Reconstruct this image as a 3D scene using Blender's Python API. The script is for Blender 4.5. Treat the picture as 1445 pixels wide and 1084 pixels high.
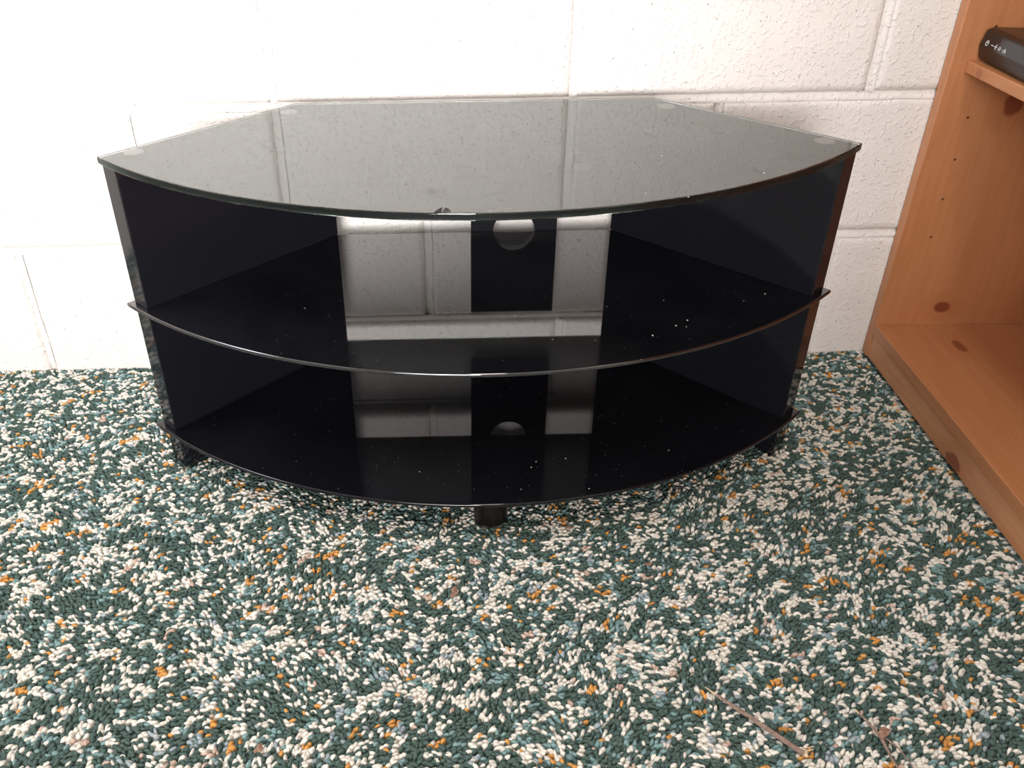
import bpy, bmesh, math, random
import numpy as np
from mathutils import Vector, Matrix, noise

random.seed(7)
for o in list(bpy.data.objects):
    bpy.data.objects.remove(o)
SC = bpy.context.scene
COL = SC.collection

# ------------------------------------------------------------------ camera
FPX, PITCH, YAW, ROLL, CH, CD = 1230.25, 0.5863, -0.0159, -0.0152, 0.7202, 1.1911
cp, sp = math.cos(PITCH), math.sin(PITCH)
Z = Matrix.Rotation(YAW, 3, 'Z')
fw, up, rt = Z @ Vector((0, cp, -sp)), Z @ Vector((0, sp, cp)), Z @ Vector((1, 0, 0))
rt2 = math.cos(ROLL) * rt + math.sin(ROLL) * up
up2 = -math.sin(ROLL) * rt + math.cos(ROLL) * up
cam = bpy.data.cameras.new('camera')
cam.sensor_width = 36
cam.lens = FPX / 1445 * 36
cam.shift_x = 81.8 / 1445
cam.shift_y = 18.0 / 1445
cam.clip_start = 0.01
co = bpy.data.objects.new('camera', cam)
COL.objects.link(co)
m = Matrix.Identity(4)
for i in range(3):
    m[i][0], m[i][1], m[i][2], m[i][3] = rt2[i], up2[i], -fw[i], (0, -CD, CH)[i]
co.matrix_world = m
SC.camera = co

# ------------------------------------------------------------------ light
SC.view_settings.view_transform = 'Standard'
SC.view_settings.look = 'None'
SC.view_settings.gamma = 1
SC.view_settings.use_curve_mapping = False
SC.view_settings.exposure = 0.25

w = bpy.data.worlds.new('sky')
SC.world = w
w.use_nodes = True
w.node_tree.nodes['Background'].inputs[0].default_value = (0.75, 0.85, 1, 1)
w.node_tree.nodes['Background'].inputs[1].default_value = 1.0


def area(name, loc, aim, sx, sy, power, col):
    l = bpy.data.lights.new(name, 'AREA')
    l.shape = 'RECTANGLE'
    l.size, l.size_y, l.energy, l.color = sx, sy, power, col
    o = bpy.data.objects.new(name, l)
    COL.objects.link(o)
    o.location = loc
    o.rotation_euler = (Vector(aim) - Vector(loc)).to_track_quat('-Z', 'Z').to_euler()
    return o


WX = -1.55     # left wall
area('window_daylight', (WX + 0.02, -0.42, 1.80), (WX + 1, -0.42, 1.80), 0.62, 0.66, 21, (0.90, 0.92, 1.0))
fl = area('added_front_fill', (-0.55, -3.2, 1.05), (-0.36, 0, 0.72), 1.2, 1.1, 11.5, (1.0, 0.97, 0.97))  # added fill that brightens the back wall; the front wall has no window
fl.data.spread = math.radians(42)
area('ceiling_lamp_light', (0.15, -1.45, 2.42), (0.15, -1.45, 0), 0.3, 1.2, 14, (1.0, 0.93, 0.84))


# ------------------------------------------------------------------ helpers
def tag(o, label=None, cat=None, group=None, kind=None):
    if label: o['label'] = label
    if cat: o['category'] = cat
    if group: o['group'] = group
    if kind: o['kind'] = kind
    return o


def link(name, me, mat=None, parent=None):
    o = bpy.data.objects.new(name, me)
    COL.objects.link(o)
    if mat is not None and len(me.materials) == 0:
        me.materials.append(mat)
    if parent is not None:
        o.parent = parent
    return o


def done(name, bm, mat, parent=None, smooth=False):
    bmesh.ops.recalc_face_normals(bm, faces=bm.faces)
    me = bpy.data.meshes.new(name)
    bm.to_mesh(me)
    bm.free()
    if smooth:
        for p in me.polygons: p.use_smooth = True
    return link(name, me, mat, parent)


def empty(name, loc=(0, 0, 0), rz=0):
    o = bpy.data.objects.new(name, None)
    COL.objects.link(o)
    o.location = loc
    o.rotation_euler = (0, 0, rz)
    o.empty_display_size = 0.05
    return o


def bevel(bm, w, seg=2, ang=0.5):
    es = [e for e in bm.edges if len(e.link_faces) == 2 and e.calc_face_angle(0) > ang]
    bmesh.ops.bevel(bm, geom=es, offset=w, segments=seg, affect='EDGES', profile=0.5, clamp_overlap=True)


def box_bm(x0, x1, y0, y1, z0, z1, bv=0, seg=2):
    bm = bmesh.new()
    bmesh.ops.create_cube(bm, size=1)
    for v in bm.verts:
        v.co = Vector(((x0 + x1) / 2 + v.co.x * (x1 - x0), (y0 + y1) / 2 + v.co.y * (y1 - y0), (z0 + z1) / 2 + v.co.z * (z1 - z0)))
    if bv: bevel(bm, bv, seg)
    return bm


def prism_bm(pts, z0, z1, bv=0, seg=2):
    bm = bmesh.new()
    lo = [bm.verts.new((x, y, z0)) for x, y in pts]
    hi = [bm.verts.new((x, y, z1)) for x, y in pts]
    bm.faces.new(lo[::-1]); bm.faces.new(hi)
    n = len(pts)
    for i in range(n):
        bm.faces.new((lo[i], lo[(i + 1) % n], hi[(i + 1) % n], hi[i]))
    bmesh.ops.recalc_face_normals(bm, faces=bm.faces)
    if bv:
        es = [e for e in bm.edges if abs(e.verts[0].co.z - e.verts[1].co.z) < 1e-6 or (len(e.link_faces) == 2 and e.calc_face_angle(0) > 0.4)]
        bmesh.ops.bevel(bm, geom=es, offset=bv, segments=seg, affect='EDGES', profile=0.5, clamp_overlap=True)
    return bm


def cyl_bm(r, h, z0=0, seg=32, bv=0, c=(0, 0)):
    bm = prism_bm([(c[0] + r * math.cos(2 * math.pi * i / seg), c[1] + r * math.sin(2 * math.pi * i / seg)) for i in range(seg)], z0, z0 + h)
    if bv: bevel(bm, bv, 2, 0.6)
    return bm


def tube_bm(pts, rad, seg=7):
    """tapered rough stick through the points"""
    bm = bmesh.new()
    rings = []
    for i, p in enumerate(pts):
        p = Vector(p)
        a = Vector(pts[max(i - 1, 0)]); b = Vector(pts[min(i + 1, len(pts) - 1)])
        t = (b - a).normalized()
        s = t.cross(Vector((0, 0, 1))).normalized(); u = s.cross(t)
        rings.append([bm.verts.new(p + (s * math.cos(k * 2 * math.pi / seg) + u * math.sin(k * 2 * math.pi / seg)) * rad[i] * random.uniform(0.85, 1.12)) for k in range(seg)])
    for a, b in zip(rings, rings[1:]):
        for k in range(seg):
            bm.faces.new((a[k], a[(k + 1) % seg], b[(k + 1) % seg], b[k]))
    bm.faces.new(rings[0][::-1]); bm.faces.new(rings[-1])
    return bm


def cut(o, cutter):
    md = o.modifiers.new('cut', 'BOOLEAN')
    md.operation = 'DIFFERENCE'; md.object = cutter; md.solver = 'EXACT'
    bpy.context.view_layer.update()
    me = bpy.data.meshes.new_from_object(o.evaluated_get(bpy.context.evaluated_depsgraph_get()))
    o.modifiers.clear()
    o.data = me
    bpy.data.objects.remove(cutter)


# ------------------------------------------------------------------ materials
class NT:
    def __init__(s, name):
        s.m = bpy.data.materials.new(name); s.m.use_nodes = True
        s.t = s.m.node_tree; s.b = s.t.nodes['Principled BSDF']; s.out = s.t.nodes['Material Output']

    def n(s, typ, **kw):
        nd = s.t.nodes.new(typ)
        for k, v in kw.items():
            if k[0] == '_': setattr(nd, k[1:], v)
            elif k.startswith('i') and k[1:].isdigit(): nd.inputs[int(k[1:])].default_value = v
            else: nd.inputs[k].default_value = v
        return nd

    def l(s, a, b): s.t.links.new(a, b)

    def math(s, op, a, b=None, c=None, clamp=False):
        nd = s.n('ShaderNodeMath', _operation=op, _use_clamp=clamp)
        for i, v in enumerate((a, b, c)):
            if v is None: continue
            if isinstance(v, (int, float)): nd.inputs[i].default_value = v
            else: s.l(v, nd.inputs[i])
        return nd.outputs[0]

    def mix(s, f, a, b):
        nd = s.n('ShaderNodeMix', _data_type='RGBA')
        for i, v in ((0, f), (6, a), (7, b)):
            if isinstance(v, (int, float)): nd.inputs[i].default_value = v
            elif isinstance(v, tuple): nd.inputs[i].default_value = (*v, 1)
            else: s.l(v, nd.inputs[i])
        return nd.outputs[2]

    def remap(s, v, a, b, c=0.0, d=1.0):
        nd = s.n('ShaderNodeMapRange'); s.l(v, nd.inputs[0])
        for i, x in enumerate((a, b, c, d)): nd.inputs[i + 1].default_value = x
        return nd.outputs[0]

    def noise(s, vec, scale, detail=2, rough=0.5):
        nd = s.n('ShaderNodeTexNoise', Scale=scale, Detail=detail, Roughness=rough)
        if vec is not None: s.l(vec, nd.inputs['Vector'])
        return nd.outputs[0]

    def bump(s, h, strength, dist):
        nd = s.n('ShaderNodeBump', Strength=strength, Distance=dist)
        s.l(h, nd.inputs['Height']); s.l(nd.outputs[0], s.b.inputs['Normal'])

    def pos(s):
        return s.n('ShaderNodeNewGeometry').outputs['Position']


def srgb(r, g, b):
    return tuple(((c / 255) / 12.92 if c <= 10 else ((c / 255 + 0.055) / 1.055) ** 2.4) for c in (r, g, b))


def plain(name, col, rough=0.5, metal=0.0, ior=1.5):
    k = NT(name)
    k.b.inputs['Base Color'].default_value = (*col, 1)
    k.b.inputs['Roughness'].default_value = rough
    k.b.inputs['Metallic'].default_value = metal
    k.b.inputs['IOR'].default_value = ior
    return k


def m_block():
    k = NT('painted_concrete_block')
    p = k.pos()
    big = k.noise(p, 3.0, 3)
    k.l(k.mix(k.remap(big, .3, .7), (0.80, 0.765, 0.73), (0.84, 0.805, 0.77)), k.b.inputs['Base Color'])
    k.b.inputs['Roughness'].default_value = 0.55
    # brushed-on paint lumps, fine orange peel, and scattered pits
    peel = k.noise(p, 230, 3, 0.6)
    lump = k.remap(k.noise(p, 150, 2, 0.6), .54, .66)
    vor = k.n('ShaderNodeTexVoronoi', Scale=140.0, Randomness=1.0); k.l(p, vor.inputs['Vector'])
    sepc = k.n('ShaderNodeSeparateColor'); k.l(vor.outputs['Color'], sepc.inputs[0])
    keep = k.math('GREATER_THAN', sepc.outputs[0], 0.86)
    pit = k.math('MULTIPLY', k.remap(vor.outputs['Distance'], 0.20, 0.08), keep)
    h = k.math('ADD', k.math('MULTIPLY', peel, 0.42), k.math('MULTIPLY', lump, 0.45))
    h = k.math('SUBTRACT', h, k.math('MULTIPLY', pit, 1.1))
    k.bump(h, 0.9, 0.0015)
    return k.m


def m_plaster(name, col):
    k = plain(name, col, 0.8)
    k.bump(k.noise(k.pos(), 120, 2), 0.2, 0.001)
    return k.m


def m_mortar():
    k = plain('painted_mortar', (0.82, 0.765, 0.70), 0.6)
    k.bump(k.noise(k.pos(), 130, 3), 0.5, 0.002)
    return k.m


def m_wood(name, grain='y', knots=(), dark=1.0, tone=(1, 1, 1)):
    """orange varnished pine; grain along an axis; knots = (center, (axis radii), strength)"""
    k = NT(name)
    p = k.n('ShaderNodeTexCoord').outputs['Object']
    warp = None
    # rings bend round each knot
    acc = None
    for (c, r, st) in knots:
        v = k.n('ShaderNodeVectorMath', _operation='SUBTRACT'); k.l(p, v.inputs[0]); v.inputs[1].default_value = c
        v2 = k.n('ShaderNodeVectorMath', _operation='DIVIDE'); k.l(v.outputs[0], v2.inputs[0]); v2.inputs[1].default_value = r
        ln = k.n('ShaderNodeVectorMath', _operation='LENGTH'); k.l(v2.outputs[0], ln.inputs[0])
        edge = k.math('ADD', ln.outputs['Value'], k.math('MULTIPLY', k.math('SUBTRACT', k.noise(p, 90, 2), .5), 0.5))
        core = k.math('MULTIPLY', k.remap(edge, 1.05, 0.75), st)
        halo = k.remap(ln.outputs['Value'], 3.2, 0.8)
        acc = (core, halo) if acc is None else (k.math('MAXIMUM', acc[0], core), k.math('MAXIMUM', acc[1], halo))
    sc = {'x': (1.2, 14, 14), 'y': (14, 1.2, 14), 'z': (14, 14, 1.2)}[grain]
    mp = k.n('ShaderNodeMapping', Scale=sc); k.l(p, mp.inputs[0])
    n1 = k.noise(mp.outputs[0], 1.7, 3, 0.55)
    if acc is not None: n1 = k.math('ADD', n1, k.math('MULTIPLY', acc[1], 0.16))
    band = k.math('SINE', k.math('MULTIPLY', n1, 46.0))
    band = k.remap(band, -1, 1)
    sc2 = {'x': (3, 160, 160), 'y': (160, 3, 160), 'z': (160, 160, 3)}[grain]
    mp2 = k.n('ShaderNodeMapping', Scale=sc2); k.l(p, mp2.inputs[0])
    fib = k.noise(mp2.outputs[0], 1.0, 2)
    g = k.math('ADD', k.math('MULTIPLY', band, 0.20), k.math('MULTIPLY', fib, 0.40))
    g = k.math('ADD', g, k.math('MULTIPLY', k.noise(mp.outputs[0], 0.5, 1), 0.6))
    A = tuple(c * dark * t for c, t in zip((0.54, 0.240, 0.108), tone)); B = tuple(c * dark * t for c, t in zip((0.43, 0.168, 0.066), tone))
    col = k.mix(k.remap(g, .25, 1.0), A, B)
    if acc is not None:
        col = k.mix(k.math('MULTIPLY', acc[1], 0.30), col, tuple(c * dark for c in (0.36, 0.125, 0.045)))
        col = k.mix(acc[0], col, (0.20, 0.045, 0.018))
    k.l(col, k.b.inputs['Base Color'])
    k.b.inputs['Roughness'].default_value = 0.38
    k.bump(fib, 0.08, 0.0006)
    return k.m


def m_black_glass(name, dust, seed, ior=1.52):
    k = plain(name, (0.006, 0.006, 0.008), 0.03, 0, ior)
    p = k.pos()
    mp = k.n('ShaderNodeMapping'); mp.inputs['Location'].default_value = (seed, seed * 1.7, 0); k.l(p, mp.inputs[0])
    v = k.n('ShaderNodeTexVoronoi', Scale=230.0); k.l(mp.outputs[0], v.inputs['Vector'])
    s = k.n('ShaderNodeSeparateColor'); k.l(v.outputs['Color'], s.inputs[0])
    spk = k.math('MULTIPLY', k.math('GREATER_THAN', s.outputs[0], 0.965), k.remap(v.outputs['Distance'], 0.20, 0.1))
    film = k.remap(k.noise(mp.outputs[0], 7, 4, .6), .35, .75)
    col = k.mix(k.math('MULTIPLY', film, dust), (0.005, 0.005, 0.007), (0.10, 0.10, 0.105))
    col = k.mix(k.math('MULTIPLY', spk, 0.6), col, (0.26, 0.26, 0.27))
    k.l(col, k.b.inputs['Base Color'])
    k.l(k.remap(film, 0, 1, 0.02, 0.05), k.b.inputs['Roughness'])
    return k.m


def m_clear_glass():
    k = NT('clear_toughened_glass')
    g = k.n('ShaderNodeBsdfGlass', IOR=1.78, Roughness=0.0)
    g.inputs['Color'].default_value = (0.93, 0.96, 0.95, 1)
    # a small spot of higher roughness near the front edge
    v = k.n('ShaderNodeVectorMath', _operation='DISTANCE'); k.l(k.pos(), v.inputs[0]); v.inputs[1].default_value = (-0.004, -0.372, 0.417)
    k.l(k.remap(v.outputs['Value'], 0.018, 0.004, 0.0, 0.28), g.inputs['Roughness'])
    k.l(g.outputs[0], k.out.inputs['Surface'])
    return k.m


def m_lacquer():
    k = plain('black_gloss_lacquer', (0.009, 0.0095, 0.013), 0.06, 0, 1.5)
    k.bump(k.noise(k.pos(), 16, 2), 0.10, 0.002)
    return k.m


M = dict(
    block=m_block(), mortar=m_mortar(),
    wall=m_plaster('painted_plaster', (0.80, 0.75, 0.69)),
    ceiling=m_plaster('ceiling_paint', (0.85, 0.84, 0.82)),
    frame=plain('window_frame_paint', (0.8, 0.8, 0.8), 0.4).m,
    toplayer=m_black_glass('black_print_under_glass', 0.18, 0.0),
    shelf1=m_black_glass('black_shelf_glass', 0.10, 3.1, 2.15),
    shelf2=m_black_glass('black_shelf_glass_lower', 0.05, 5.3, 1.5),
    clear=m_clear_glass(), lacquer=m_lacquer(),
    silver=plain('brushed_silver', (0.44, 0.42, 0.41), 0.5, 0.3).m,
    plastic=plain('black_plastic', (0.006, 0.005, 0.005), 0.3).m,
    window=plain('dark_gloss_window', (0.035, 0.035, 0.037), 0.15).m,
    icon=plain('white_print', (0.6, 0.6, 0.6), 0.6).m,
    crumb=plain('pale_crumbs', (0.75, 0.74, 0.72), 0.7).m,
    bark=None, split=plain('split_wood', (0.72, 0.55, 0.33), 0.8).m,
)
k = NT('dry_bark'); p = k.pos()
k.l(k.mix(k.remap(k.noise(p, 400, 3), .3, .7), (0.20, 0.135, 0.11), (0.36, 0.25, 0.20)), k.b.inputs['Base Color'])
k.b.inputs['Roughness'].default_value = 0.8; k.bump(k.noise(p, 500, 2), 0.4, 0.001); M['bark'] = k.m
k = NT('dry_leaf'); p = k.pos()
k.l(k.mix(k.remap(k.noise(p, 200, 3), .3, .7), (0.22, 0.12, 0.08), (0.36, 0.22, 0.15)), k.b.inputs['Base Color'])
k.b.inputs['Roughness'].default_value = 0.75; M['leaf'] = k.m

# ------------------------------------------------------------------ room shell
XR, YF, ZC = 1.03, -3.3, 2.5
BX0 = WX


def struct(name, bm, mat, parent=None):
    o = done(name, bm, mat, parent)
    if parent is None: o['kind'] = 'structure'
    return o


# back wall: a backing slab, raised painted blocks, recessed mortar beads
wall = struct('wall_back', box_bm(BX0 - 0.1, XR + 0.1, 0.0064, 0.15, -0.05, ZC), M['mortar'])
Z1 = 0.2019
JX = 0.1834


def block_mesh(L, H, seed):
    """front skin of one block: face at y=0, rounded uneven arrises falling back to the mortar"""
    nx, nz = max(6, int(L / 0.005)), max(6, int(H / 0.005))
    bm = bmesh.new()
    G = []
    for j in range(nz + 1):
        row = []
        for i in range(nx + 1):
            x, z = L * i / nx, H * j / nz
            wob = 0.0016 * noise.noise(Vector((x * 40, z * 40, seed * 3.1))) + 0.0022 * noise.noise(Vector((x * 12, z * 12, seed * 5.7)))
            d = min(x, L - x, z, H - z) + wob
            edge = max(0.0, 1 - max(d, 0) / 0.0055)
            y = 0.0048 * edge ** 1.4 + 0.0006 * noise.noise(Vector((x * 25, z * 25, seed)))
            row.append(bm.verts.new((x, y, z)))
        G.append(row)
    back = [[bm.verts.new((L * a, 0.012, H * b)) for a in (0, 1)] for b in (0, 1)]
    for j in range(nz):
        for i in range(nx):
            bm.faces.new((G[j][i], G[j][i + 1], G[j + 1][i + 1], G[j + 1][i]))
    bm.faces.new([back[0][0]] + [back[0][1]] + [G[0][i] for i in range(nx, -1, -1)])
    bm.faces.new([back[1][1]] + [back[1][0]] + [G[nz][i] for i in range(0, nx + 1)])
    bm.faces.new([back[1][0]] + [back[0][0]] + [G[j][0] for j in range(0, nz + 1)])
    bm.faces.new([back[0][1]] + [back[1][1]] + [G[j][nx] for j in range(nz, -1, -1)])
    return bm


seed = 1
gap = 0.0040
for r in range(-1, 5):
    zb = Z1 + 0.2 * r
    off = JX if (r % 2 == 1) else JX + 0.2
    x = off - 0.4 * 6
    while x < XR:
        x0, x1 = max(x + gap, BX0), min(x + 0.4 - gap, XR)
        if x1 - x0 > 0.05:
            drop = 0.03 if r == -1 else 0.0      # the first course runs down behind the carpet
            o = done('concrete_block', block_mesh(x1 - x0, 0.2 - 2 * gap + drop, seed), M['block'], wall, True)
            o.location = (x0, 0, zb + gap - drop)
            seed += 1
        x += 0.4
# painted-over mortar: each bead slopes from deep under its upper edge to flush at the lower one
def bead(name, L, horizontal, sd):
    n = max(4, int(L / 0.006))
    bm = bmesh.new(); rows = []
    for i in range(n + 1):
        t = L * i / n
        w1 = 0.0011 * noise.noise(Vector((t * 45, sd * 7.7, 0))); w2 = 0.0013 * noise.noise(Vector((t * 30, sd * 3.3, 5)))
        prof = [(-0.0068 + w2, 0.0006), (-0.0030 + w2, 0.0002 + abs(w1) * .5), (0.0036 + w1, 0.0050), (0.0066 + w1, 0.0058)]
        if horizontal: rows.append([bm.verts.new((t, y, a)) for a, y in prof])
        else: rows.append([bm.verts.new((-a, y, t)) for a, y in prof])
    for a, b in zip(rows, rows[1:]):
        for q in range(3): bm.faces.new((a[q], b[q], b[q + 1], a[q + 1]))
    bmesh.ops.recalc_face_normals(bm, faces=bm.faces)
    if bm.faces[0].normal.y > 0: bmesh.ops.reverse_faces(bm, faces=bm.faces)
    return done(name, bm, M['block'], wall, True)


for r in range(0, 5):
    o = bead('mortar_bed', XR - BX0, True, r); o.location = (BX0, 0, Z1 + 0.2 * r)
for r in range(-1, 5):
    x = (JX if (r % 2 == 1) else JX + 0.2) - 0.4 * 4
    while x < XR:
        if x > BX0 + .02:
            o = bead('mortar_joint', 0.19, False, r * 9 + x); o.location = (x, 0, Z1 + 0.2 * r + 0.005)
        x += 0.4
# upper courses, out of the frame: plain bevelled blocks sharing meshes
up_me = None
for r in range(5, 12):
    off = JX if (r % 2 == 1) else JX + 0.2
    x = off - 0.4 * 6
    while x < XR:
        x0, x1 = max(x + gap, BX0), min(x + 0.4 - gap, XR)
        zt = min(0.2 - 2 * gap, ZC - (Z1 + 0.2 * r) - gap)
        if x1 - x0 > 0.05 and zt > 0.02:
            o = done('concrete_block', box_bm(0, x1 - x0, 0, 0.012, 0, zt, 0.004, 2), M['block'], wall)
            o.location = (x0, 0, Z1 + 0.2 * r + gap)
        x += 0.4

struct('wall_right', box_bm(XR, XR + 0.1, YF, 0, -0.05, ZC), M['wall'])
struct('wall_front', box_bm(WX - 0.1, XR + 0.1, YF - 0.1, YF, -0.05, ZC), M['wall'])
struct('ceiling', box_bm(WX - 0.1, XR + 0.1, YF - 0.1, 0.15, ZC, ZC + 0.1), M['ceiling'])
# left wall with the window opening
wy0, wy1, wz0, wz1 = -0.77, -0.07, 1.43, 2.17
bm = bmesh.new()
for (a, b, c, d) in ((YF, wy0, -0.05, ZC), (wy1, 0.0, -0.05, ZC), (wy0, wy1, -0.05, wz0), (wy0, wy1, wz1, ZC)):
    t = box_bm(WX - 0.1, WX, a, b, c, d)
    me = bpy.data.meshes.new('t'); t.to_mesh(me); t.free(); bm.from_mesh(me)
struct('wall_left', bm, M['wall'])
win = empty('window_1', (WX - 0.05, (wy0 + wy1) / 2, wz0)); win['kind'] = 'structure'
for (a, b, c, d) in ((wy0, wy1, wz0, wz0 + .04), (wy0, wy1, wz1 - .04, wz1), (wy0, wy0 + .04, wz0, wz1), (wy1 - .04, wy1, wz0, wz1)):
    o = done('window_frame', box_bm(-.03, .03, a - win.location.y, b - win.location.y, c - wz0, d - wz0, .004), M['frame'], win)

# ------------------------------------------------------------------ carpet
YARN = [(srgb(80, 101, 95), 0.568), (srgb(236, 231, 220), 0.285), (srgb(128, 158, 158), 0.095), (srgb(214, 154, 84), 0.026),
        (srgb(160, 172, 178), 0.018), (srgb(206, 180, 164), 0.008)]


def m_carpet_base():
    k = NT('carpet_beyond_the_tufts')
    p = k.pos()
    mp = k.n('ShaderNodeMapping', Scale=(120, 170, 1)); k.l(p, mp.inputs[0])
    v = k.n('ShaderNodeTexVoronoi', Scale=1.0); k.l(mp.outputs[0], v.inputs['Vector'])
    s = k.n('ShaderNodeSeparateColor'); k.l(v.outputs['Color'], s.inputs[0])
    col = None; acc = 0
    for c, f in YARN:
        if col is None: col = c
        else: col = k.mix(k.math('GREATER_THAN', s.outputs[0], acc), col, c)
        acc += f
    k.l(col, k.b.inputs['Base Color']); k.b.inputs['Roughness'].default_value = 0.95
    k.bump(v.outputs['Distance'], 0.6, 0.003)
    return k.m


floor = struct('floor', box_bm(WX - 0.1, XR + 0.1, YF - 0.1, 0.15, -0.08, -0.006), m_carpet_base())

k = NT('twisted_carpet_yarn')
at = k.n('ShaderNodeAttribute', _attribute_name='yarn')
fib = k.noise(k.pos(), 900, 2)
k.l(k.mix(k.remap(fib, .3, .7, 0.0, 0.14), at.outputs['Color'], (0.10, 0.12, 0.11)), k.b.inputs['Base Color'])
k.b.inputs['Roughness'].default_value = 0.9
k.b.inputs['Specular IOR Level'].default_value = 0.2
k.bump(fib, 0.35, 0.0008)
M['yarn'] = k.m


def smooth_noise(rng, X, Y, cell):
    gx = (X / cell); gy = (Y / cell)
    ix, iy = np.floor(gx).astype(int), np.floor(gy).astype(int)
    fx, fy = gx - ix, gy - iy
    fx = fx * fx * (3 - 2 * fx); fy = fy * fy * (3 - 2 * fy)
    T = rng.random((512, 512))
    g = lambda a, b: T[a % 512, b % 512]
    return (g(ix, iy) * (1 - fx) + g(ix + 1, iy) * fx) * (1 - fy) + (g(ix, iy + 1) * (1 - fx) + g(ix + 1, iy + 1) * fx) * fy


def carpet():
    rng = np.random.default_rng(11)
    sx, sy = 0.0049, 0.0039
    xs = np.arange(-0.80, 0.70, sx); ys = np.arange(-0.86, 0.0, sy)
    X, Y = np.meshgrid(xs, ys); X = X.ravel(); Y = Y.ravel()
    N = len(X)
    X = X + rng.uniform(-.45, .45, N) * sx; Y = Y + rng.uniform(-.45, .45, N) * sy
    ok = (Y < -0.002) & (X < 0.669 + 0.0292 * Y) & (np.hypot(X - 0.056, Y + 0.375) > 0.022)
    for sd in (-1, 1):          # nothing grows under the board feet
        for (s0_, s1_) in ((0.006, 0.075), (0.200, 0.262)):
            u_ = ((X - 0.048) * -sd + 0.42) if sd > 0 else (X - 0.048 + 0.42)
            v_ = Y + 0.247
            al = u_ * 0.6923 + v_ * 0.7216; ac = u_ * 0.7216 - v_ * 0.6923
            ok &= ~((al > s0_ - .002) & (al < s1_ + .002) & (ac > 0.0) & (ac < 0.033))
    X, Y = X[ok], Y[ok]; N = len(X)
    # local lie of the pile
    ang = (smooth_noise(rng, X, Y, 0.05) - 0.5) * 2.6 + rng.normal(0, 0.45, N) + 0.25
    # each yarn end shows as one to four neighbouring tufts
    base = (smooth_noise(rng, X, Y, 0.05) - 0.5) * 1.6 + 0.35
    wx = X + (smooth_noise(rng, X, Y, 0.009) - .5) * 0.012; wy = Y + (smooth_noise(rng, X, Y, 0.009) - .5) * 0.012
    U = wx * 0.94 + wy * 0.34; V = -wx * 0.34 + wy * 0.94
    ci = np.floor(U / 0.0108).astype(int); cj = np.floor(V / 0.0058 + (ci % 3) * 0.33).astype(int)
    T = rng.random((1024, 1024))
    h = T[ci % 1024, cj % 1024]
    h2 = rng.random(N)
    h = np.where(h2 < 0.27, rng.random(N), h)
    cum = np.cumsum([f for _, f in YARN])
    idx = np.minimum(np.searchsorted(cum, h), len(YARN) - 1)
    C = np.array([c for c, _ in YARN])[idx] * rng.uniform(0.82, 1.12, (N, 1))
    light = idx != 0
    # tuft template: low dome, long axis x
    rings = [(1.0, 0.0, 8), (0.86, 0.55, 8), (0.45, 0.93, 6)]
    tv, tf, st = [], [], []
    nseg = 6
    for (r, z) in ((1.0, -0.6), (0.97, 0.25), (0.62, 0.82)):
        st.append(len(tv))
        for kk in range(nseg):
            a = 2 * math.pi * kk / nseg
            tv.append((r * math.cos(a), r * math.sin(a), z))
    top = len(tv); tv.append((0, 0, 1.0))
    for a, b in ((0, 1), (1, 2)):
        for kk in range(nseg):
            k2 = (kk + 1) % nseg
            tf += [(st[a] + kk, st[a] + k2, st[b] + k2), (st[a] + kk, st[b] + k2, st[b] + kk)]
    for kk in range(nseg): tf.append((st[2] + kk, st[2] + (kk + 1) % nseg, top))
    tv = np.array(tv); tf = np.array(tf); nv, nf = len(tv), len(tf)
    a = rng.uniform(0.0032, 0.0054, N); b = rng.uniform(0.0019, 0.0028, N); hh = rng.uniform(0.0032, 0.0044, N)
    hh = np.where(light, hh + 0.0006, hh)
    V = np.empty((N, nv, 3))
    lx = tv[None, :, 0] * a[:, None] * (1 + rng.uniform(-.2, .2, (N, nv))); ly = tv[None, :, 1] * b[:, None] * (1 + rng.uniform(-.2, .2, (N, nv))); lz = tv[None, :, 2] * hh[:, None]
    # bend the tuft and lean it
    ly = ly + (lx / a[:, None]) ** 2 * rng.uniform(-.0014, .0014, N)[:, None]
    lx = lx + np.maximum(lz, 0) * rng.uniform(-.3, .5, N)[:, None]
    c, s = np.cos(ang)[:, None], np.sin(ang)[:, None]
    und = (smooth_noise(rng, X, Y, 0.06) - .5) * 0.002
    V[:, :, 0] = X[:, None] + c * lx - s * ly
    V[:, :, 1] = np.minimum(Y[:, None] + s * lx + c * ly, 0.003)
    V[:, :, 2] = lz - 0.0042 + und[:, None]
    F = (tf[None] + (np.arange(N) * nv)[:, None, None]).reshape(-1, 3)
    me = bpy.data.meshes.new('carpet_pile')
    me.vertices.add(N * nv); me.vertices.foreach_set('co', V.reshape(-1).astype(np.float32))
    me.loops.add(len(F) * 3); me.loops.foreach_set('vertex_index', F.reshape(-1).astype(np.int32))
    me.polygons.add(len(F)); me.polygons.foreach_set('loop_start', (np.arange(len(F)) * 3).astype(np.int32))
    me.update(calc_edges=True)
    me.polygons.foreach_set('use_smooth', np.ones(len(F), bool))
    at = me.attributes.new('yarn', 'FLOAT_COLOR', 'POINT')
    cc = np.ones((N, nv, 4), np.float32); cc[:, :, :3] = C[:, None, :]
    at.data.foreach_set('color', cc.reshape(-1))
    me.validate()
    o = link('carpet_pile', me, M['yarn'])
    tag(o, 'speckled looped carpet pile in dark green, cream, teal and orange', 'carpet', kind='stuff')


carpet()

# ------------------------------------------------------------------ television stand
SX, SY = 0.048, -0.247          # middle of the chord between the two front tips
stand = empty('television_stand', (SX, SY, 0), math.radians(-0.5))
tag(stand, 'low black glass corner television stand with bowed front and three tiers', 'tv stand')
BY = 0.197                      # back edge, in stand space


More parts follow.
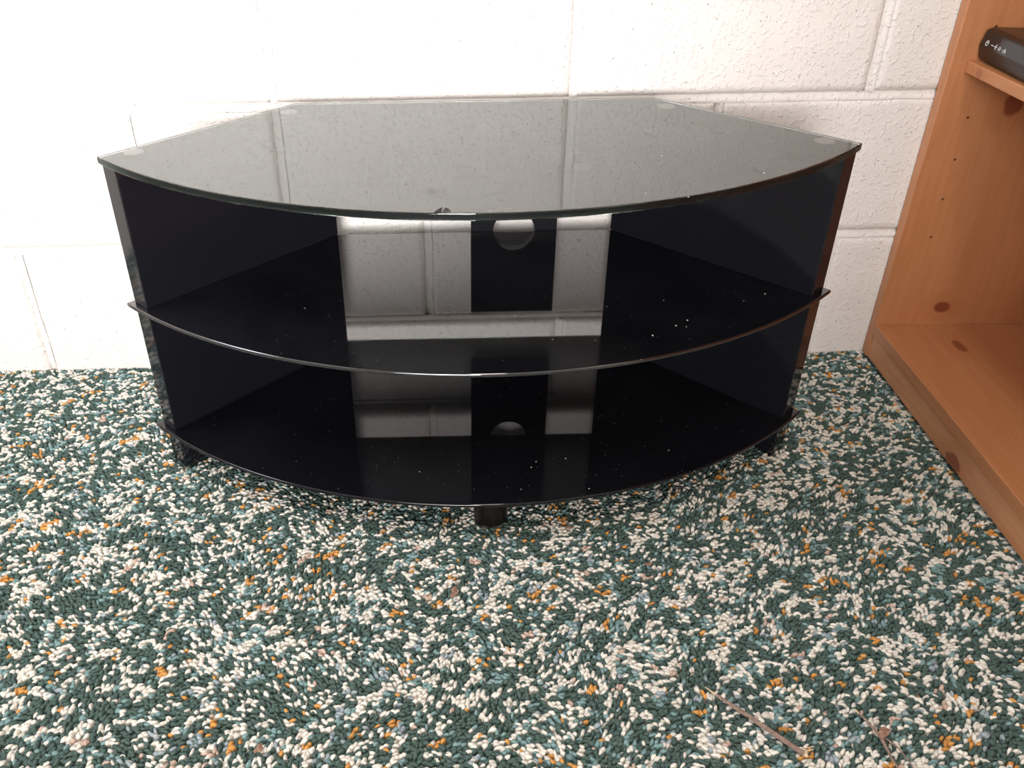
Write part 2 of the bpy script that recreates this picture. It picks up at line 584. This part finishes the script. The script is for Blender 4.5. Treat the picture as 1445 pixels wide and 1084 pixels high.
def plan(hw, tipy, apex, back_hw, back_y, inset=0.0, n=80):
    s = tipy - apex
    R = (hw * hw + s * s) / (2 * s)
    a0 = math.asin(hw / R)
    pts = []
    for i in range(n + 1):
        a = -a0 + 2 * a0 * i / n
        pts.append((R * math.sin(a), apex + R - R * math.cos(a)))
    pts += [(back_hw, back_y), (-back_hw, back_y)]
    if inset:
        out = []
        m_ = len(pts)
        for i in range(m_):
            a, b, c = Vector(pts[i - 1]), Vector(pts[i]), Vector(pts[(i + 1) % m_])
            n1 = Vector((-(b - a).y, (b - a).x)).normalized(); n2 = Vector((-(c - b).y, (c - b).x)).normalized()
            q = (n1 + n2).normalized()
            out.append(tuple(b + q * inset / max(0.35, q.dot(n1))))
        pts = out
    return pts


TOPZ = 0.417
P_top = (0.420, 0.0, -0.184, 0.231, BY + 0.004)
P_low = (0.4265, 0.0, -0.177, 0.231, BY)
top = done('top_glass', prism_bm(plan(*P_top), TOPZ - 0.008, TOPZ, 0.0012, 2), M['clear'], stand)
tag(top, 'clear glass top with greenish polished edge')
ke = NT('ground_glass_edge')
ge = ke.n('ShaderNodeBsdfGlass', IOR=1.5, Roughness=0.28)
ge.inputs['Color'].default_value = (0.80, 0.92, 0.89, 1)
ke.l(ge.outputs[0], ke.out.inputs['Surface'])
top.data.materials.append(ke.m)
for p_ in top.data.polygons:
    if abs(p_.normal.z) < 0.35: p_.material_index = 1
prt = done('black_backing', prism_bm(plan(*P_top, inset=0.0035), TOPZ - 0.0074, TOPZ - 0.0060), M['toplayer'], top)
for (x, y) in ((-0.384, 0.017), (-0.233, 0.164), (0.239, 0.162), (0.383, 0.013)):
    d = done('mounting_disc', cyl_bm(0.0115, 0.0012, TOPZ - 0.0058, 40, c=(x, y)), M['silver'], top)
    tag(d, 'silver round disc seen through the glass')
for zt, nm, lab in ((0.238, 'shelf1', 'black glass middle shelf'), (0.060, 'shelf2', 'black glass bottom shelf')):
    o = done('shelf', prism_bm(plan(*P_low), zt - 0.005, zt, 0.0017, 3), M[nm], stand, False)
    for p_ in o.data.polygons: p_.use_smooth = abs(p_.normal.z) < 0.98
    tag(o, lab)

ed = Vector((0.189, 0.197)).normalized()


def panel_poly(side, s0, s1=None, y_end=None, in0=0.0025, th=0.028):
    """plan of the board standing along the left/right diagonal edge"""
    inn = Vector((ed.y, -ed.x))
    tip = Vector((-0.42, 0))
    A = tip + ed * s0 + inn * in0
    B = A + inn * th
    if y_end is not None:
        C = B + ed * ((y_end - B.y) / ed.y); D = A + ed * ((y_end - A.y) / ed.y)
    else:
        C = B + ed * (s1 - s0); D = A + ed * (s1 - s0)
    P = [A, B, C, D]
    return [(p.x * (-1 if side > 0 else 1), p.y) for p in P]


for side in (-1, 1):
    for z0, z1 in ((0.0601, 0.2329), (0.2381, TOPZ - 0.0081)):
        done('side_panel', prism_bm(panel_poly(side, 0.003, y_end=BY - 0.001), z0, z1, 0.0012), M['lacquer'], stand)
    done('foot', prism_bm(panel_poly(side, 0.006, 0.075), 0.0, 0.0549, 0.0012), M['lacquer'], stand)
    done('foot', prism_bm(panel_poly(side, 0.200, 0.262), 0.0, 0.0549, 0.0012), M['lacquer'], stand)
done('foot', cyl_bm(0.021, 0.0549, 0.0, 28, 0.0015, c=(0.009, -0.128)), M['plastic'], stand)
PX0, PX1 = 0.0435 - SX, 0.1635 - SX
pil = done('back_panel', box_bm(PX0, PX1, BY + 0.001, BY + 0.017, 0.0, 0.366, 0.001), M['lacquer'], stand)
cb = cyl_bm(0.029, 0.2, -0.1, 72)
ct = done('cutter', cb, None, stand)
ct.location = ((PX0 + PX1) / 2, BY + 0.01, 0.238); ct.rotation_euler = (math.pi / 2, 0, 0)
cut(pil, ct)

# chips of dirt caught at the front edge of the top glass
th_ = empty('leaf_scrap', (0.004, -0.4275, TOPZ + 0.0003))
tag(th_, 'small dark leaf scrap at the front edge of the glass top', 'debris')
bm = bmesh.new()
for pts in (((-.008, -.001, .0), (-.001, -.002, .0), (0.0, .002, .0035), (-.004, .001, .002)), ((.000, -.001, 0), (.008, -.001, 0), (.006, .0015, .002), (.003, .002, .0032))):
    vs = [bm.verts.new(q) for q in pts]; f = bm.faces.new(vs)
    ex = bmesh.ops.extrude_face_region(bm, geom=[f])
    for v in ex['geom']:
        if isinstance(v, bmesh.types.BMVert): v.co += Vector((0, .0006, .0006))
done('flake', bm, M['plastic'], th_)

# crumbs of white dirt lying on the tiers
def crumbs(name, label, z, pts):
    bm = bmesh.new()
    for (x, y, r) in pts:
        r *= 0.72
        t = bmesh.ops.create_icosphere(bm, subdivisions=1, radius=r)
        a = random.random() * 3
        for v in t['verts']:
            v.co = Vector((v.co.x * 1.6, v.co.y * 0.8, v.co.z * 0.5)); v.co.rotate(Matrix.Rotation(a, 3, 'Z'))
            v.co += Vector((x + random.uniform(-.2, .2) * r, y, z + r * 0.5))
    tag(done(name, bm, M['crumb']), label, 'crumbs', kind='stuff')


def scatter(n, x0, x1, y0, y1, big=0.0008):
    return [(random.uniform(x0, x1), random.uniform(y0, y1), random.uniform(.0002, .00035) + (big * .5 if random.random() < .12 else 0)) for _ in range(n)]


crumbs('crumbs', 'tiny white crumbs scattered over the middle glass shelf', 0.238,
       [(.266, -.331, .0012), (.282, -.319, .0012), (.391, -.258, .0011), (.266, -.269, .0009), (.212, -.403, .0008), (.235, -.352, .0012), (.36, -.275, .0008), (.17, -.36, .0007)] + scatter(70, 0.0, .38, -.38, -.22) + scatter(15, -.2, 0, -.3, -.2))
crumbs('crumbs', 'tiny white crumbs scattered over the bottom glass shelf', 0.060,
       [(.106, -.357, .0012), (.113, -.346, .001), (.15, -.341, .0011), (.09, -.398, .0008), (.17, -.40, .001), (-.03, -.36, .001), (.28, -.33, .0009)] + scatter(50, -.1, .33, -.38, -.24))
crumbs('crumbs', 'tiny white crumbs scattered over the glass top', TOPZ,
       [(-.262, -.142, .0012), (.238, -.402, .0009), (.37, -.24, .0008), (.33, -.34, .0011), (.2, -.39, .001), (.24, -.28, .0008)] + scatter(40, -.1, .35, -.37, -.1, .0004))

# ------------------------------------------------------------------ bookcase
BXW, BAN = 0.6739, -0.0292
bc = empty('bookcase', (BXW, -0.0015, 0), BAN)
tag(bc, 'tall orange pine bookcase open towards the black stand', 'bookcase')
T, DEP, LEN, HT = 0.018, 0.30, 0.90, 1.25
# local space: x into the bookcase, -y towards the viewer
def wobj(name, x0, x1, y0, y1, z0, z1, mat, bv=0.0012, par=bc):
    return done(name, box_bm(x0, x1, y0, y1, z0, z1, bv), mat, par)


pan = wobj('side_panel', 0, DEP, -T, 0, 0.0, HT,
           m_wood('pine_side_panel', 'z', (((0.094, -T, 0.087), (.013, .05, .0105), 0.9), ((0.100, -T, 0.392), (.014, .05, .018), 0.9), ((0.22, -T, 0.24), (.01, .05, .014), .8))))
cbm = bmesh.new()
for i in range(16):
    for hx in (0.044, 0.25):
        t = bmesh.ops.create_cone(cbm, cap_ends=True, segments=14, radius1=0.0019, radius2=0.0019, depth=0.024, matrix=Matrix.Translation((hx, -T, 0.202 - 0.0575 * 0 + 0.0575 * i)) @ Matrix.Rotation(math.pi / 2, 4, 'X'))
cut(pan, done('cutter', cbm, None, bc))
wobj('side_panel', 0, DEP, -LEN, -LEN + T, 0.0, HT, m_wood('pine_far_side_panel', 'z'))
wobj('bottom_shelf', 0.0, DEP - .006, -LEN + T, -T, 0.039, 0.057,
     m_wood('pine_bottom_shelf', 'y', (((0.098, -0.085, .057), (.008, .020, .03), .75), ((0.20, -0.40, .057), (.012, .02, .03), .8))))
wobj('kick_board', 0.002, 0.018, -LEN + T, -T, 0.0, 0.0388,
     m_wood('pine_kick_board', 'y', (((0.0, -0.300, 0.008), (.05, .020, .012), .8),), 1.0, (1.25, 1.42, 1.65)))
wobj('shelf', 0.020, DEP - .006, -LEN + T + .001, -T - .0005, 0.434, 0.449, m_wood('pine_shelf', 'y', (((0.02, -0.055, .44), (.01, .008, .006), .35),)))
wobj('shelf', 0.020, DEP - .006, -LEN + T + .001, -T - .0005, 0.82, 0.835, m_wood('pine_upper_shelf', 'y'))
wobj('top_board', 0.0, DEP, -LEN, 0.0, HT, HT + T, m_wood('pine_top_board', 'y'))
wobj('back_board', DEP - .006, DEP, -LEN + T, -T, 0.0, HT, m_wood('pine_back_board', 'z'))

# set-top box on the shelf
sb = empty('set_top_box', (0.7010, -0.0205, 0.449), math.radians(-4.5))
tag(sb, 'small black electronic box with white icons on the pine bookcase shelf', 'set-top box')
sec = [(0.004, 0.003), (0.125, 0.003), (0.130, 0.010), (0.128, 0.0380), (0.012, 0.0410), (0.0045, 0.038), (0.0, 0.020)]
bm = bmesh.new()
L_ = 0.215
endA = [bm.verts.new((x, -0.004, z)) for x, z in sec]; endB = [bm.verts.new((x, -L_, z)) for x, z in sec]
bm.faces.new(endA); bm.faces.new(endB[::-1])
for i in range(len(sec)):
    j = (i + 1) % len(sec); bm.faces.new((endA[i], endB[i], endB[j], endA[j]))
bmesh.ops.recalc_face_normals(bm, faces=bm.faces)
bevel(bm, 0.0008, 2, 0.2)
done('housing', bm, M['plastic'], sb)
for fx, fy in ((.02, -.02), (.11, -.02), (.02, -.195), (.11, -.195)):
    done('rubber_foot', cyl_bm(.006, .0032, 0, 16, c=(fx, fy)), M['plastic'], sb)
# front face between (0.0,0.020) and (0.004,0.034)
fn = Vector((-0.018, 0, 0.0045)).normalized()
fu = Vector((0.0045, 0, 0.018)).normalized()


def face_pt(y, t, d=0.0006):   # t metres up the front face
    return Vector((0.0, y, 0.020)) + fu * t + fn * d


def flat(name, polys, mat, par, d0, d1):
    bm = bmesh.new()
    for pl in polys:
        lo = [bm.verts.new(face_pt(y, t, d0)) for y, t in pl]; hi = [bm.verts.new(face_pt(y, t, d1)) for y, t in pl]
        bm.faces.new(hi); bm.faces.new(lo[::-1])
        for i in range(len(pl)):
            j = (i + 1) % len(pl); bm.faces.new((lo[i], lo[j], hi[j], hi[i]))
    return done(name, bm, mat, par)


dw = flat('display_window', [[(-.046, .0002), (-.19, .0002), (-.19, .0165), (-.049, .0165)]], M['window'], sb, 0.0, 0.0004)


def ring(cy, ct, r, w_, a0=0, a1=360, n=16):
    out = []
    for i in range(n):
        u, v = math.radians(a0 + (a1 - a0) * i / n), math.radians(a0 + (a1 - a0) * (i + 1) / n)
        out.append([(cy + r * math.sin(u), ct + r * math.cos(u)), (cy + r * math.sin(v), ct + r * math.cos(v)), (cy + (r - w_) * math.sin(v), ct + (r - w_) * math.cos(v)), (cy + (r - w_) * math.sin(u), ct + (r - w_) * math.cos(u))])
    return out


def bar(y0, y1, t0, t1): return [[(y0, t0), (y1, t0), (y1, t1), (y0, t1)]]


tt = .0050
flat('power_symbol', ring(-.020, tt, .0034, .0008, 35, 325) + bar(-.0204, -.0196, tt, tt + .0036), M['icon'], sb, 0.0001, 0.0006)
flat('button_symbol', bar(-.031, -.038, tt - .0003, tt + .0004), M['icon'], sb, 0.0001, 0.0006)
flat('button_symbol', bar(-.0405, -.0465, tt - .0005, tt + .0004) + bar(-.0432, -.0440, tt - .003, tt + .003), M['icon'], sb, 0.0001, 0.0008)
flat('button_symbol', ring(-.0535, tt, .0022, .0009), M['icon'], sb, 0.0004, 0.0008)
flat('button_symbol', bar(-.0595, -.0605, tt - .0004, tt + .0004), M['icon'], sb, 0.0004, 0.0008)
flat('button_symbol', [[(-.064, tt - .0025), (-.0652, tt - .0025), (-.0665, tt + .0025), (-.0655, tt + .0025)], [(-.0665, tt + .0025), (-.0655, tt + .0025), (-.0695, tt - .0025), (-.0705, tt - .0025)], [(-.065, tt - .0008), (-.069, tt - .0008), (-.069, tt), (-.065, tt)]], M['icon'], sb, 0.0004, 0.0008)

# ------------------------------------------------------------------ litter on the carpet
def stick(pts, rad, nm, parent=None, mat='bark'):
    out = []; rr = []
    for i in range(len(pts) - 1):
        for s_ in range(5):
            t = s_ / 5
            a, b = Vector(pts[i]), Vector(pts[i + 1])
            out.append(a.lerp(b, t) + Vector((random.uniform(-1, 1), random.uniform(-1, 1), 0)) * .0004); rr.append(rad[i] * (1 - t) + rad[i + 1] * t)
    out.append(Vector(pts[-1])); rr.append(rad[-1])
    return done(nm, tube_bm(out, rr), M[mat], parent, False)


tw = empty('twig', (0.290, -0.680, 0.002))
tag(tw, 'straight brown twig with a pale split end lying on the carpet', 'twig')
o0 = Vector(tw.location)
R_ = lambda *p: tuple(Vector(p) - o0)
stick([R_(.259, -.651, .006), R_(.290, -.684, .0065), R_(.3215, -.718, .006)], [.0016, .0024, .0027], 'stem', tw)
tag(stick([R_(.2515, -.641, .005), R_(.2595, -.652, .006)], [.0004, .0013], 'splinter', tw, 'split'), 'pale bare splinter')
tag(stick([R_(.3212, -.7177, .0062), R_(.3235, -.7203, .006)], [.0024, .0014], 'broken_end', tw, 'split'), 'pale broken end')
tag(stick([R_(.3215, -.7140, .0058), R_(.331, -.7135, .006)], [.0006, .0005], 'splinter', tw, 'split'), 'pale bare splinter')
tag(stick([R_(.3225, -.7115, .0058), R_(.333, -.7105, .006)], [.0006, .0004], 'splinter', tw, 'split'), 'pale bare splinter')

t2 = empty('twig', (0.400, -0.70, 0.002))
tag(t2, 'thin forked brown twig with a crumpled bud near the lower right corner', 'twig')
o0 = Vector(t2.location)
stick([R_(.388, -.6745, .0055), R_(.3935, -.688, .006), R_(.3985, -.703, .006), R_(.3985, -.722, .0055), R_(.402, -.742, .005)], [.0008, .0012, .0018, .0012, .0007], 'stem', t2)
stick([R_(.3985, -.700, .006), R_(.409, -.713, .006), R_(.415, -.737, .005)], [.0008, .0008, .0005], 'side_shoot', t2)
tag(stick([R_(.3876, -.6725, .0055), R_(.3884, -.6765, .0056)], [.0008, .001], 'broken_end', t2, 'split'), 'pale broken end')


def leaf(nm, c, size, rot, seed, parent=None, n=9):
    rnd = random.Random(seed)
    bm = bmesh.new()
    cv = bm.verts.new((0, 0, .002)); vs = []
    for i in range(n):
        a = 2 * math.pi * i / n
        r = size * rnd.uniform(.55, 1.15)
        vs.append(bm.verts.new((r * math.cos(a), r * .6 * math.sin(a), rnd.uniform(0, .0025))))
    for i in range(n): bm.faces.new((cv, vs[i], vs[(i + 1) % n]))
    ex = bmesh.ops.extrude_face_region(bm, geom=bm.faces[:])
    for v in ex['geom']:
        if isinstance(v, bmesh.types.BMVert): v.co.z += .0005
    bmesh.ops.rotate(bm, verts=bm.verts, matrix=Matrix.Rotation(rot, 3, 'Z'))
    o = done(nm, bm, M['leaf'], parent); o.location = c
    return o


leaf('bud', R_(.402, -.698, .0062), .0085, .6, 3, t2)
for nm, c, s_, r_, sd, lb in (
        ('dry_leaf_scrap', (.008, -.505, .003), .008, 1.1, 5, 'brown dry leaf scrap on the carpet in front of the centre foot'),
        ('dry_leaf_scrap', (.232, -.470, .003), .006, .2, 8, 'small brown leaf scrap on the carpet between the long twig and the stand'),
        ('dry_leaf_scrap', (.150, -.405, .003), .007, .1, 12, 'flat brown leaf scrap right beside the round centre foot'),
        ('dry_leaf_scrap', (-.178, -.694, .003), .007, 1.3, 9, 'brown leaf scrap near the bottom edge, left of the middle'),
        ('paper_crumb', (.5635, -.172, .003), .0045, .3, 21, 'small white paper crumb beside the bookcase kick board')):
    o = leaf(nm, c, s_, r_, sd)
    if nm == 'paper_crumb':
        o.data.materials.clear(); o.data.materials.append(M['crumb'])
    tag(o, lb, 'crumb' if nm == 'paper_crumb' else 'leaf scrap')
